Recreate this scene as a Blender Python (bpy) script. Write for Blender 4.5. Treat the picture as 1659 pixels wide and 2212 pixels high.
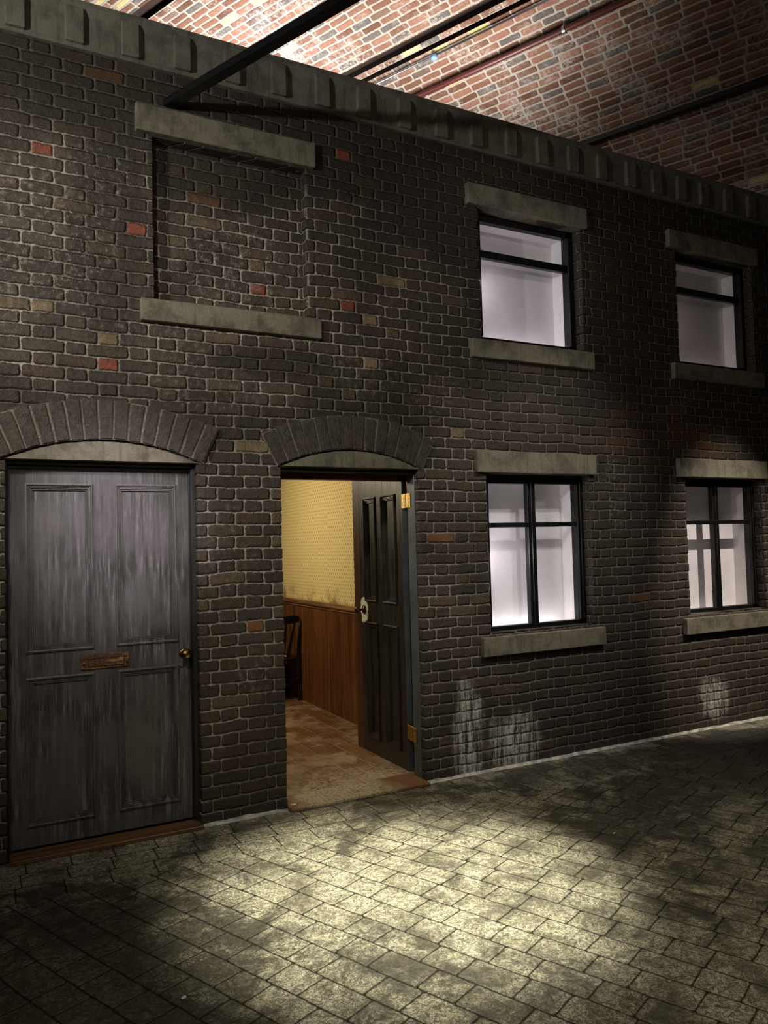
import bpy, bmesh, math, random
from mathutils import Vector, Matrix, noise
for o in list(bpy.data.objects): bpy.data.objects.remove(o)
C = bpy.context.scene.collection
S = bpy.context.scene
R = math.radians
# ------------------------------------------------------------------ camera
DIST, EYE = 4.5, 1.6
yaw, pitch, roll = R(27.46734), R(2.45989), R(-1.50134)
F = Vector((math.sin(yaw)*math.cos(pitch), math.cos(yaw)*math.cos(pitch), math.sin(pitch)))
r0 = Vector((math.cos(yaw), -math.sin(yaw), 0)); u0 = r0.cross(F)
rt = r0*math.cos(roll) + u0*math.sin(roll); up = -r0*math.sin(roll) + u0*math.cos(roll)
cam = bpy.data.objects.new('camera', bpy.data.cameras.new('camera')); C.objects.link(cam)
cam.matrix_world = Matrix(((rt.x, up.x, -F.x, 0), (rt.y, up.y, -F.y, -DIST), (rt.z, up.z, -F.z, EYE), (0, 0, 0, 1)))
cam.data.sensor_fit = 'VERTICAL'; cam.data.sensor_height = 36; cam.data.lens = 1654.035/2212*36
cam.data.clip_start = .05; cam.data.clip_end = 100
S.camera = cam
S.view_settings.view_transform = 'Standard'; S.view_settings.look = 'None'
S.view_settings.exposure = 0; S.view_settings.gamma = 1; S.view_settings.use_curve_mapping = False
# ------------------------------------------------------------------ world and lights
w = bpy.data.worlds.new('world'); S.world = w; w.use_nodes = True
w.node_tree.nodes['Background'].inputs[0].default_value = (.010, .009, .008, 1)
w.node_tree.nodes['Background'].inputs[1].default_value = .5

def spot(name, loc, tgt, power, col, angle, blend=.6, size=.06):
    l = bpy.data.lights.new(name, 'SPOT'); l.energy = power; l.color = col
    l.spot_size = R(angle); l.spot_blend = blend; l.shadow_soft_size = size
    o = bpy.data.objects.new(name, l); C.objects.link(o); o.location = loc
    o.rotation_euler = (Vector(tgt)-Vector(loc)).to_track_quat('-Z', 'Y').to_euler()
    return o
def area(name, loc, tgt, power, col, sx, sy):
    l = bpy.data.lights.new(name, 'AREA'); l.energy = power; l.color = col
    l.shape = 'RECTANGLE'; l.size = sx; l.size_y = sy
    o = bpy.data.objects.new(name, l); C.objects.link(o); o.location = loc
    o.rotation_euler = (Vector(tgt)-Vector(loc)).to_track_quat('-Z', 'Y').to_euler()
    return o
def point(name, loc, power, col, size=.1):
    l = bpy.data.lights.new(name, 'POINT'); l.energy = power; l.color = col; l.shadow_soft_size = size
    o = bpy.data.objects.new(name, l); C.objects.link(o); o.location = loc
    return o
spot('light_floor', (2.6, -1.9, 5.8), (1.76, -1.30, 0), 5600, (1, .96, .75), 23, 1.0, .08)
spot('light_floor_wide', (2.6, -2.8, 5.8), (2.4, -1.8, 0), 330, (1, .92, .70), 55, 1.0, .15)
spot('light_left', (-2.2, -2.3, 3.5), (.5, 0, 3.4), 400, (.97, .97, .91), 66, .7, .06)
spot('light_left_low', (-.8, -3.4, 4.4), (.7, 0, 2.4), 280, (1, .93, .84), 56, .9, .08)
spot('light_door', (.5, -3.6, 3.9), (.68, 0, 1.78), 700, (1, .90, 1), 17, 1.0, .08)
spot('light_window_near', (3.2, -3.4, 5.2), (3.65, 0, 1.5), 320, (1, .94, .88), 34, .9, .05)
spot('light_window_near.001', (4.3, -3.4, 4.9), (3.68, 0, 1.6), 210, (1, .95, .90), 34, .9, .05)
spot('light_window_near.002', (2.6, -3.6, 4.4), (3.4, 0, 3.4), 60, (1, .93, .84), 40, .9, .06)
spot('light_window_far', (5.85, -3.0, 5.6), (5.62, 0, 1.15), 1500, (1, .9, .76), 21, .8, .03)
spot('light_vault', (2.45, 3.1, 5.3), (2.2, 3.1, 7.0), 560, (.98, .98, 1), 150, 1.0, .35)
spot('light_vault.001', (3.9, 1.5, 4.95), (3.5, 1.7, 7.0), 430, (.99, .98, .97), 150, 1.0, .45)
area('light_fill', (0, -5.0, 4.0), (2, 0, 2.4), 24, (1, .88, .72), 2, 2)
area('light_room', (1.3, 2.6, 2.55), (2.3, 2.2, 1.0), 42, (1, .84, .56), .5, .5)

# ------------------------------------------------------------------ node helpers
class G:
    def __init__(s, name):
        s.m = bpy.data.materials.new(name); s.m.use_nodes = True
        s.t = s.m.node_tree; s.b = s.t.nodes['Principled BSDF']
        s.out = s.t.nodes['Material Output']; s._pos = None
    def nd(s, t, **k):
        n = s.t.nodes.new(t)
        for a, v in k.items(): setattr(n, a, v)
        return n
    def put(s, sock, v):
        if isinstance(v, bpy.types.NodeSocket): s.t.links.new(v, sock)
        elif v is not None:
            if isinstance(v, (tuple, list)) and len(v) == 3 and sock.type == 'RGBA': v = (*v, 1)
            sock.default_value = v
    def M(s, op, a, b=None, c=None, clamp=False):
        n = s.nd('ShaderNodeMath', operation=op, use_clamp=clamp)
        s.put(n.inputs[0], a)
        if b is not None: s.put(n.inputs[1], b)
        if c is not None: s.put(n.inputs[2], c)
        return n.outputs[0]
    def add(s, a, b): return s.M('ADD', a, b)
    def sub(s, a, b): return s.M('SUBTRACT', a, b)
    def mul(s, a, b): return s.M('MULTIPLY', a, b)
    def xyz(s, v):
        n = s.nd('ShaderNodeSeparateXYZ'); s.put(n.inputs[0], v); return n.outputs
    def vec(s, x, y, z=0.0):
        n = s.nd('ShaderNodeCombineXYZ'); s.put(n.inputs[0], x); s.put(n.inputs[1], y); s.put(n.inputs[2], z); return n.outputs[0]
    def pos(s):
        if s._pos is None: s._pos = s.nd('ShaderNodeNewGeometry').outputs['Position']
        return s._pos
    def noise(s, v, scale, detail=4, rough=.55, col=False, dist=0.0):
        n = s.nd('ShaderNodeTexNoise'); s.put(n.inputs['Vector'], v); n.inputs['Scale'].default_value = scale
        n.inputs['Detail'].default_value = detail; n.inputs['Roughness'].default_value = rough
        n.inputs['Distortion'].default_value = dist
        return n.outputs['Color' if col else 'Fac']
    def ramp(s, v, a, b, lo=0.0, hi=1.0):
        n = s.nd('ShaderNodeMapRange', interpolation_type='SMOOTHSTEP')
        s.put(n.inputs[0], v); n.inputs[1].default_value = a; n.inputs[2].default_value = b
        n.inputs[3].default_value = lo; n.inputs[4].default_value = hi
        return n.outputs[0]
    def mix(s, f, a, b, mode='MIX'):
        n = s.nd('ShaderNodeMix', data_type='RGBA', blend_type=mode)
        s.put(n.inputs[0], f); s.put(n.inputs[6], a); s.put(n.inputs[7], b); return n.outputs[2]
    def white(s, x, y):
        n = s.nd('ShaderNodeTexWhiteNoise', noise_dimensions='2D'); s.put(n.inputs['Vector'], s.vec(x, y)); return n.outputs
    def scale(s, v, sc):
        n = s.nd('ShaderNodeMapping'); s.put(n.inputs[0], v); n.inputs['Scale'].default_value = sc; return n.outputs[0]
    def bump(s, h, dist, strength=1.0):
        n = s.nd('ShaderNodeBump'); s.put(n.inputs['Height'], h); n.inputs['Distance'].default_value = dist
        n.inputs['Strength'].default_value = strength; s.t.links.new(n.outputs[0], s.b.inputs['Normal'])
    def fin(s, col, rough=.7, metal=0.0, spec=.5):
        s.put(s.b.inputs['Base Color'], col); s.put(s.b.inputs['Roughness'], rough)
        s.put(s.b.inputs['Metallic'], metal); s.put(s.b.inputs['Specular IOR Level'], spec)
        return s.m
    def bricks(s, u, v, h, SL, HL, joint, rad, v0=0.0, edge=.004, rowrand=.0, ragged=None, ragamp=.02):
        """brick bond in metres -> (face mask, distance, random value, random colour)"""
        rv = s.M('DIVIDE', s.sub(v, v0), h); row = s.M('FLOOR', rv)
        fv = s.mul(s.sub(rv, row), h); dy = s.M('MINIMUM', fv, s.sub(h, fv))
        P = SL+HL
        rr = s.white(row, 3.7)[0]
        off = s.add(s.mul(s.M('PINGPONG', row, 1.0), P/2), s.mul(rr, rowrand))
        uu = s.M('DIVIDE', s.add(u, off), P); k = s.M('FLOOR', uu); fu = s.mul(s.sub(uu, k), P)
        isH = s.M('GREATER_THAN', fu, SL)
        lx = s.sub(fu, s.mul(isH, SL)); ln = s.M('MULTIPLY_ADD', isH, HL-SL, SL)
        dx = s.M('MINIMUM', lx, s.sub(ln, lx))
        j = joint/2
        ax = s.M('MAXIMUM', s.sub(rad+j, dx), 0.0); ay = s.M('MAXIMUM', s.sub(rad+j, dy), 0.0)
        d = s.sub(rad, s.M('SQRT', s.add(s.mul(ax, ax), s.mul(ay, ay))))
        bid = s.M('MULTIPLY_ADD', k, 2.0, isH)
        w_ = s.white(row, bid); s.key = s.M('MULTIPLY_ADD', row, 100.0, bid)
        if ragged is not None: d = s.add(d, s.mul(s.sub(ragged, .5), ragamp))
        mask = s.ramp(d, -edge, edge)
        return mask, d, w_[0], w_[1]
    def warp(s, u, v, amp1, f1, amp2, f2):
        p = s.vec(u, v); a = s.xyz(s.noise(p, f1, 2, .5, True)); b = s.xyz(s.noise(p, f2, 3, .6, True))
        def go(c, i): return s.add(c, s.add(s.mul(s.sub(a[i], .5), amp1), s.mul(s.sub(b[i], .5), amp2)))
        return go(u, 0), go(v, 1)
    def blob(s, x, z, cx, cz, rx, rz, n=None, k=.6):
        a = s.mul(s.sub(x, cx), 1/rx); b = s.mul(s.sub(z, cz), 1/rz)
        d = s.M('SQRT', s.add(s.mul(a, a), s.mul(b, b)))
        if n is not None: d = s.add(d, s.mul(s.sub(n, .5), k*2))
        return s.ramp(d, .55, 1.15, 1.0, 0.0)

def mat_facade():
    g = G('facade_brick'); x, y, z = g.xyz(g.pos()); p = g.pos()
    u = g.add(x, y)
    uw, vw = g.warp(u, z, .034, 2.6, .013, 17)
    big = g.noise(p, 1.1, 4, .6); mid = g.noise(p, 5, 5, .65); fine = g.noise(p, 60, 4, .7); mic = g.noise(p, 200, 3, .7)
    rag = g.noise(p, 42, 4, .7)
    m, d, r1, rc = g.bricks(uw, vw, .0728, .222, .111, .0085, .014, .0, .0022, 0.0, rag, .017)
    rr = g.xyz(rc)
    def among(lst):
        o = None
        for r_, b_ in lst:
            c_ = g.M('COMPARE', g.key, float(r_*100+b_), .5); o = c_ if o is None else g.M('MAXIMUM', o, c_)
        return o
    col = g.mix(rr[0], (.044, .032, .024), (.074, .053, .039))
    col = g.mix(g.ramp(rr[1], .70, 1.0, 0, .6), col, (.085, .050, .032))
    col = g.mix(g.mul(g.ramp(r1, .94, .96), .5), col, (.15, .105, .055))
    fac = g.ramp(fine, .38, .72, 0, .6)
    col = g.mix(fac, col, (.017, .014, .011))
    col = g.mix(g.mul(g.ramp(mic, .5, .75), g.ramp(mid, .35, .6, .1, .6)), col, (.15, .13, .10))
    col = g.mix(g.mul(among([(40, 1), (38, 3), (32, 17), (46, 14), (42, 13), (30, 8), (38, 13)]), g.ramp(mid, .25, .55, .35, .85)), col, (.26, .19, .095))
    col = g.mix(g.mul(among([(51, 8), (15, 28), (34, 32), (59, 4), (22, 16), (15, 9)]), g.ramp(rag, .25, .55, .35, .8)), col, (.22, .095, .035))
    mort = g.mix(g.noise(p, 33, 4, .75), (.14, .12, .092), (.50, .455, .37))
    # lime bloom over bricks and joints
    lime = g.M('MAXIMUM', g.blob(x, z, 1.38, 3.35, .40, .34, mid, .8), g.blob(x, z, .15, 3.3, .65, .55, mid, .9))
    for b in ((4.40, 2.0, .14, .40), (1.15, 2.55, .5, .16), (1.42, .85, .14, .18), (1.30, 1.6, .2, .3), (.95, 2.85, .35, .2), (2.2, 2.75, .3, .2), (2.75, 2.62, .25, .2), (5.2, 2.9, .2, .3), (.5, 3.75, .3, .2)):
        lime = g.M('MAXIMUM', lime, g.mul(g.blob(x, z, *b, mid, .8), .8))
    streak = g.noise(g.scale(p, (38, 38, 3.0)), 1, 4, .7)
    base_l = g.M('MAXIMUM', g.blob(x, z, 2.95, .25, .13, .42, mid, .6), g.blob(x, z, 3.34, .17, .24, .22, mid, .7))
    base_l = g.M('MAXIMUM', base_l, g.mul(g.blob(x, z, 5.42, .25, .2, .2, mid, .8), .9))
    # sooty patches, with the dim right side painted in as well
    soot = g.ramp(big, .44, .62, 0, .75)
    soot = g.M('MAXIMUM', soot, g.mul(g.ramp(g.add(z, g.mul(mid, .5)), 4.05, 4.45), .95))
    soot = g.M('MAXIMUM', soot, g.mul(g.ramp(g.add(x, g.mul(mid, .8)), 2.6, 4.2), .80))  # lighting falloff towards the right, painted into the brick colour
    soot = g.M('MAXIMUM', soot, g.mul(g.ramp(g.add(z, g.mul(mid, .4)), .75, .35), .45))
    for b in ((4.25, 2.62, .60, .28), (3.0, 3.9, .9, .45), (2.2, 4.15, 1.3, .35), (.0, 2.45, .45, .16), (4.55, 3.3, .5, 1.0), (1.6, 2.75, .5, .13), (.62, 3.5, .26, .9), (1.25, 3.9, .6, .22), (6.3, 3.6, .6, 1.2), (.5, 4.2, 1.4, .3), (3.3, 2.75, .5, .2)):
        soot = g.M('MAXIMUM', soot, g.mul(g.blob(x, z, *b, mid, .6), .97))
    mortc = g.mix(g.mul(soot, g.ramp(rag, .30, .62, 1.0, .80)), mort, (.040, .034, .025))
    mortc = g.mix(g.mul(g.ramp(g.noise(p, 9, 4, .7), .52, .64), .70), mortc, (.075, .064, .048))
    soot_shade_b = g.mix(g.mul(soot, .72), col, (.018, .0125, .008))
    soot_shade_b = g.mix(g.mul(g.blob(x, z, 5.0, 2.45, .8, .3, mid, .8), g.ramp(rr[1], .2, .7, .2, .8)), soot_shade_b, (.085, .040, .018))
    soot_shade_b = g.mix(g.mul(g.blob(x, z, 4.75, 3.3, .5, .9, mid, .9), g.ramp(rr[2], .4, .8, 0, .6)), soot_shade_b, (.055, .028, .014))
    soot_shade_b = g.mix(g.mul(among([(47, 5), (44, 9), (36, 3), (43, 13), (57, 13), (52, 1)]), g.ramp(rag, .32, .58, .25, .95)), soot_shade_b, (.21, .052, .030))
    c = g.mix(m, mortc, soot_shade_b)
    lf = g.mul(g.mul(lime, g.ramp(g.noise(p, 30, 5, .78), .50, .66)), g.sub(1.0, g.mul(m, .62)))
    c = g.mix(lf, c, (.38, .345, .29))
    c = g.mix(g.mul(base_l, g.ramp(g.mul(streak, g.add(.6, g.mul(fine, .8))), .38, .62)), c, (.42, .41, .37))
    h = g.add(g.mul(g.ramp(d, -.006, .010), .9), g.add(g.mul(fine, .34), g.mul(g.noise(p, 16, 3, .6), .75)))
    h = g.add(h, g.mul(g.mul(m, r1), .35)); h = g.add(h, g.mul(mic, .12))
    g.bump(h, .014, 1.0)
    return g.fin(c, g.ramp(fine, .3, .7, .5, .9), 0, .35)

def mat_vault():
    g = G('vault_brick'); uv = g.nd('ShaderNodeUVMap').outputs[0]; u, v, _ = g.xyz(uv); p = g.pos()
    uw, vw = g.warp(u, v, .045, 2.6, .028, 13)
    rag = g.noise(p, 34, 4, .72); fine = g.noise(p, 48, 5, .72); mid = g.noise(p, 2.6, 5, .65)
    m, d, r1, rc = g.bricks(uw, vw, .0765, .236, .236, .013, .016, 0, .005, .16, rag, .055)
    rr = g.xyz(rc)
    col = g.mix(rr[0], (.070, .044, .030), (.120, .084, .062))
    col = g.mix(g.ramp(rr[1], .88, .96, 0, .7), col, (.085, .070, .060))
    col = g.mix(g.ramp(r1, .975, .98), col, (.50, .40, .18))
    col = g.mix(g.ramp(fine, .4, .75, 0, .75), col, (.045, .026, .016))
    white = g.mul(g.ramp(mid, .36, .58), g.ramp(g.noise(p, 26, 5, .78), .42, .58))
    col = g.mix(g.mul(white, .85), col, (.46, .41, .355))
    crk = g.M('ABSOLUTE', g.sub(g.noise(p, 17, 5, .75, dist=1.6), .5))
    mort = g.mix(g.noise(p, 30, 4, .75), (.13, .105, .078), (.54, .48, .40))
    c = g.mix(m, mort, col); c = g.mix(g.ramp(crk, 0, .06, .85, 0), c, (.035, .022, .014))
    h = g.add(g.mul(g.ramp(d, -.008, .014), -.5), g.add(g.mul(fine, .7), g.mul(g.noise(p, 13, 4, .65), 1.0)))
    h = g.add(h, g.mul(g.mul(m, r1), .6))
    g.bump(h, .026, 1.0)
    return g.fin(c, .85, 0, .3)

def mat_vault():
    g = G('vault_brick'); uv = g.nd('ShaderNodeUVMap').outputs[0]; u, v, _ = g.xyz(uv)
    uw, vw = g.warp(u, v, .030, 2.5, .016, 22)
    m, d, r1, rc = g.bricks(uw, vw, .0765, .236, .236, .018, .014, 0, .004, .1)
    rr = g.xyz(rc); p = g.pos(); fine = g.noise(p, 45, 5, .7); mid = g.noise(p, 3, 5, .65)
    col = g.mix(rr[0], (.10, .042, .022), (.26, .12, .075))
    col = g.mix(g.ramp(rr[1], .72, .9), col, (.10, .085, .075))
    col = g.mix(g.ramp(r1, .965, .975), col, (.50, .40, .18))
    col = g.mix(g.ramp(fine, .4, .8, 0, .5), col, (.06, .035, .022))
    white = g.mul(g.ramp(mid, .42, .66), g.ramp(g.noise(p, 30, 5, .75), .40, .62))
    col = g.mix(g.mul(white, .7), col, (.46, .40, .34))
    mort = g.mix(fine, (.20, .16, .12), (.50, .44, .37))
    c = g.mix(m, mort, col)
    h = g.add(g.mul(g.ramp(d, -.008, .014), -.6), g.add(g.mul(fine, .5), g.mul(g.noise(p, 14, 3, .6), .6)))
    h = g.add(h, g.mul(g.mul(m, r1), .5))
    g.bump(h, .02, 1.0)
    return g.fin(c, .85, 0, .3)

def paver(name, ang, h, SL, HL, v0, rowrand):
    g = G(name); x, y, z = g.xyz(g.pos()); ca, sa = math.cos(ang), math.sin(ang)
    u = g.add(g.mul(x, ca), g.mul(y, sa)); v = g.sub(g.mul(y, ca), g.mul(x, sa))
    uw, vw = g.warp(u, v, .020, 2.6, .006, 24); p = g.pos()
    m, d, r1, rc = g.bricks(uw, vw, h, SL, HL, .0045, .013, v0, .0022, rowrand)
    rr = g.xyz(rc); big = g.noise(p, 1.0, 5, .65); mid = g.noise(p, 3.6, 5, .72, dist=.5)
    fine = g.noise(p, 34, 6, .72, dist=1.5); mic = g.noise(p, 170, 3, .75)
    curl = g.M('ABSOLUTE', g.sub(g.noise(p, 22, 4, .7, dist=2.2), .5))
    col = g.mix(rr[0], (.095, .085, .058), (.155, .140, .098))
    worn = g.ramp(mid, .36, .58)
    col = g.mix(g.mul(worn, g.ramp(fine, .34, .60)), col, (.50, .47, .35))
    col = g.mix(g.ramp(curl, .0, .06, .9, 0), col, (.030, .026, .016))
    col = g.mix(g.ramp(mic, .50, .70, 0, .55), col, (.030, .026, .017))
    # black scuffed-in grime, plus dimness by the wall and right painted in
    dn = g.add(g.noise(p, 1.0, 3, .55), g.mul(g.sub(mid, .5), .8))
    for b in ((3.2, -1.25, .30, .30, .10), (1.6, -1.55, .25, .25, .08), (1.25, -2.0, .3, .2, .08), (2.45, -2.05, .22, .3, .07), (4.6, -1.0, 1.5, .5, .15), (3.3, -2.0, .6, .5, .07), (.1, -1.3, .95, .9, .17), (.2, -.65, .7, .25, .1), (5.5, -.4, 1.5, .3, .15), (3.6, -.28, 1.0, .26, .2), (5.2, -.55, 1.6, .45, .2), (.3, -1.9, .7, .6, .12)):
        dn = g.sub(dn, g.mul(g.blob(x, y, *b[:4], mid, .7), b[4]*1.5))
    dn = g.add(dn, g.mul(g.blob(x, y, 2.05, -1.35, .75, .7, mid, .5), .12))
    dirt_shade = g.mul(g.ramp(dn, .28, .62, 1.0, 0), g.ramp(g.noise(p, 28, 5, .78, dist=1.0), .34, .60, 1.0, .72))
    col = g.mix(dirt_shade, col, g.mix(fine, (.014, .012, .008), (.055, .048, .031)))
    vor = g.nd('ShaderNodeTexVoronoi', feature='DISTANCE_TO_EDGE'); g.put(vor.inputs['Vector'], g.scale(p, (1, 1.5, 1))); vor.inputs['Scale'].default_value = 52
    tread = g.mul(g.ramp(g.noise(p, 4.6, 2, .5), .60, .65), g.ramp(vor.outputs['Distance'], .10, .22))
    col = g.mix(g.mul(tread, .6), col, (.27, .25, .18))
    c = g.mix(m, (.008, .007, .005), col)
    hh = g.add(g.mul(g.ramp(d, -.006, .006), 1.0), g.add(g.mul(fine, .6), g.mul(g.noise(p, 9, 3, .6), .8)))
    hh = g.add(hh, g.mul(g.mul(m, r1), .25)); hh = g.add(hh, g.mul(mic, .10))
    g.bump(hh, .009, 1.0)
    return g.fin(c, g.ramp(fine, .3, .7, .36, .70), 0, .5)

def mat_stone(name, a, b, dark=.5, zs=1.0):
    g = G(name); p = g.pos(); f = g.noise(p, 90, 4, .75); m_ = g.noise(p, 7, 5, .65)
    st = g.noise(g.scale(p, (26, 26, 3)), 1, 4, .65)
    c = g.mix(f, a, b); c = g.mix(g.ramp(m_, .4, .7, 0, dark), c, tuple(k*.25 for k in a))
    c = g.mix(g.ramp(st, .5, .72, 0, .5), c, tuple(k*.35 for k in a))
    g.bump(g.add(g.mul(f, .5), g.noise(p, 22, 4, .6)), .004, 1)
    return g.fin(c, .8, 0, .3)

def mat_paint(name, base, light, dark, amt=.5, rough=(.32, .6), axis='z', light_thr=(.44, .74)):
    g = G(name); p = g.pos()
    st = g.noise(g.scale(p, (44, 44, 3.2)), 1, 6, .72); st2 = g.noise(g.scale(p, (90, 90, 8)), 1, 4, .72)
    m_ = g.noise(p, 3.5, 4, .6); f = g.noise(p, 130, 3, .7)
    c = g.mix(g.ramp(m_, .35, .65), base, dark)
    c = g.mix(g.mul(g.ramp(st, light_thr[0], light_thr[1]), g.ramp(m_, .38, .62, .15, 1.0)), c, tuple(k*amt for k in light))
    c = g.mix(g.mul(g.ramp(st2, .70, .78), g.ramp(m_, .5, .66, .0, .7)), c, tuple(min(1, k*1.7) for k in light))
    g.bump(g.add(g.mul(st, .6), g.add(g.mul(st2, .3), g.mul(f, .15))), .0025, 1)
    return g.fin(c, g.ramp(st, .3, .7, rough[0], rough[1]), 0, .5)

def mat_plain(name, col, rough=.5, metal=0.0, var=.25, sc=30, bumpd=.001, spec=.5):
    g = G(name); p = g.pos(); f = g.noise(p, sc, 4, .65)
    c = g.mix(g.ramp(f, .3, .7), col, tuple(k*(1-var) for k in col))
    g.bump(f, bumpd, 1); return g.fin(c, rough, metal, spec)

def mat_wood(name, a, b, axis, sc=1.0, rough=.4):
    g = G(name); p = g.pos()
    s3 = [40*sc, 40*sc, 40*sc]; s3[axis] = 1.6*sc
    n1 = g.noise(g.scale(p, tuple(s3)), 1, 5, .6, dist=.8)
    s4 = [k*.22 for k in s3]; n2 = g.noise(g.scale(p, tuple(s4)), 1, 4, .6, dist=1.0)
    c = g.mix(g.ramp(n1, .3, .72), a, b); c = g.mix(g.ramp(n2, .45, .7, 0, .7), c, tuple(k*.35 for k in b))
    g.bump(n1, .0015, 1); return g.fin(c, rough, 0, .5)

def mat_planks():
    g = G('floorboards'); x, y, z = g.xyz(g.pos()); p = g.pos()
    k = g.M('DIVIDE', g.sub(x, .04), .2205); i = g.M('FLOOR', k); f = g.sub(k, i); e = g.mul(g.M('MINIMUM', f, g.sub(1.0, f)), .22)
    ln = g.M('DIVIDE', g.add(y, g.mul(g.white(i, 2.0)[0], 1.4)), 1.45); ki = g.M('FLOOR', ln); fe = g.sub(ln, ki)
    e2 = g.mul(g.M('MINIMUM', fe, g.sub(1.0, fe)), 1.45)
    r1 = g.white(i, ki)[0]
    gr = g.noise(g.vec(g.mul(x, 34), g.add(g.mul(y, 2.0), g.mul(r1, 9)), 0.0), 1, 5, .65, dist=.8)
    worn = g.noise(p, 3.0, 4, .65)
    c = g.mix(r1, (.16, .070, .028), (.30, .165, .080)); c = g.mix(g.ramp(gr, .4, .72, 0, .8), c, (.075, .032, .014))
    c = g.mix(g.mul(g.ramp(worn, .44, .62, 0, .8), g.ramp(gr, .3, .6, .4, 1)), c, (.42, .31, .20))
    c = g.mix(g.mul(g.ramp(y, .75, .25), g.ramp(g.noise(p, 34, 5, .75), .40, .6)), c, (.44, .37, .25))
    c = g.mix(g.ramp(g.noise(p, 60, 3, .7), .62, .72, 0, .6), c, (.45, .36, .24))
    gap = g.ramp(g.M('MINIMUM', e, e2), .0022, .0045)
    c = g.mix(gap, (.40, .29, .18), c)
    g.bump(g.add(gap, g.mul(gr, .3)), .003, 1)
    return g.fin(c, .42, 0, .5)

def mat_wallpaper():
    g = G('wallpaper'); x, y, z = g.xyz(g.pos())
    a = g.M('DIVIDE', y, .050); bb = g.M('DIVIDE', z, .034); row = g.M('FLOOR', bb)
    a = g.add(a, g.mul(g.M('PINGPONG', row, 1.0), .5))
    fa = g.sub(g.M('FRACT', a), .5); fb = g.sub(g.M('FRACT', bb), .5)
    lean = g.sub(fa, g.mul(fb, .25))
    d1 = g.M('SQRT', g.add(g.M('POWER', g.mul(lean, 3.4), 2.0), g.M('POWER', g.mul(fb, 1.15), 2.0)))
    motif = g.ramp(d1, .30, .52, 1, 0)
    wing = g.ramp(g.M('SQRT', g.add(g.M('POWER', g.mul(g.sub(g.M('ABSOLUTE', fa), .2), 5.5), 2.0), g.M('POWER', g.mul(g.add(fb, .15), 2.2), 2.0))), .3, .5, 1, 0)
    p = g.pos()
    base = g.mix(g.noise(p, 8, 3, .6), (.86, .70, .34), (.76, .61, .29))
    c = g.mix(g.mul(g.M('MAXIMUM', motif, g.mul(wing, .5)), .75), base, (.30, .205, .05))
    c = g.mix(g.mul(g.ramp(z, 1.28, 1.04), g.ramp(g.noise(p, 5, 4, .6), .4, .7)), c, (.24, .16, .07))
    return g.fin(c, .75, 0, .2)

def mat_rust():
    g = G('rusty_brass'); p = g.pos(); f = g.noise(p, 70, 5, .7); h = g.noise(g.scale(p, (14, 40, 60)), 1, 4, .7)
    c = g.mix(g.ramp(f, .35, .6), (.16, .060, .022), (.045, .022, .014)); c = g.mix(g.ramp(h, .52, .66), c, (.48, .27, .10))
    g.bump(f, .003, 1); return g.fin(c, g.ramp(h, .4, .7, .75, .35), g.ramp(h, .5, .66, 0, .6))
def mat_glass():
    g = G('pane_glass'); t = g.nd('ShaderNodeBsdfTransparent'); t.inputs[0].default_value = (.96, .95, .97, 1)
    gl = g.nd('ShaderNodeBsdfGlossy'); gl.inputs['Roughness'].default_value = .03
    fr = g.nd('ShaderNodeMath', operation='MULTIPLY_ADD'); lw = g.nd('ShaderNodeLayerWeight'); lw.inputs[0].default_value = .25
    pw = g.M('POWER', lw.outputs['Facing'], 3.0); g.t.links.new(pw, fr.inputs[0]); fr.inputs[1].default_value = .35; fr.inputs[2].default_value = .03
    mx = g.nd('ShaderNodeMixShader'); g.t.links.new(fr.outputs[0], mx.inputs[0]); g.t.links.new(t.outputs[0], mx.inputs[1]); g.t.links.new(gl.outputs[0], mx.inputs[2])
    g.t.links.new(mx.outputs[0], g.out.inputs[0]); return g.m
def mat_arch():
    g = G('arch_brick'); p = g.pos(); f = g.noise(p, 26, 5, .7, dist=.8); f2 = g.noise(p, 90, 4, .7); m_ = g.noise(p, 4, 4, .6)
    c = g.mix(g.ramp(f, .3, .7), (.070, .058, .044), (.028, .023, .018)); c = g.mix(g.ramp(m_, .4, .7, 0, .6), c, (.060, .040, .028))
    g.bump(g.add(f, g.mul(f2, .4)), .012, 1); return g.fin(c, .62, 0, .4)

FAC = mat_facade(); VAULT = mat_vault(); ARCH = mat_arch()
PAV = paver('paving', R(-66.425), .1475, .235, .165, .007, .37)
BORD = paver('border_paving', 0.0, .165, .215, .215, -.02, .12)
STONE = mat_stone('lintel_stone', (.090, .078, .056), (.25, .225, .165), .6)
CORN = mat_stone('cornice_stone', (.080, .073, .057), (.18, .167, .130), .5)
MORT = mat_plain('arch_mortar', (.20, .18, .14), .9, 0, .6, 60, .006)
PAINT = mat_paint('door_paint', (.085, .078, .076), (.26, .235, .24), (.042, .038, .036), .85)
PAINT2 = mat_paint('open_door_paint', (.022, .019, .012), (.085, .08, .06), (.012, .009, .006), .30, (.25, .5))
BLUE = mat_paint('blue_grey_paint', (.085, .105, .110), (.16, .185, .185), (.055, .07, .075), .4)
DARKP = mat_paint('dark_frame_paint', (.022, .021, .020), (.09, .085, .075), (.012, .011, .011), .25)
BLACK = mat_paint('window_frame_paint', (.003, .003, .0035), (.03, .03, .028), (.002, .002, .0025), .06, (.3, .5))
WHITE = mat_plain('white_plaster', (.80, .78, .77), .8, 0, .10, 5, .002)
BRASS = mat_plain('polished_brass', (.72, .50, .16), .28, 1.0, .5, 160, .002)
KNOB = mat_plain('worn_brass', (.36, .22, .095), .33, 1.0, .6, 60, .0015)
BKNOB = mat_plain('dark_brown_knob', (.045, .018, .010), .25, 0, .4)
CREAM = mat_plain('cream_patch', (.90, .84, .66), .7, 0, .4, 90, .003)
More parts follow.
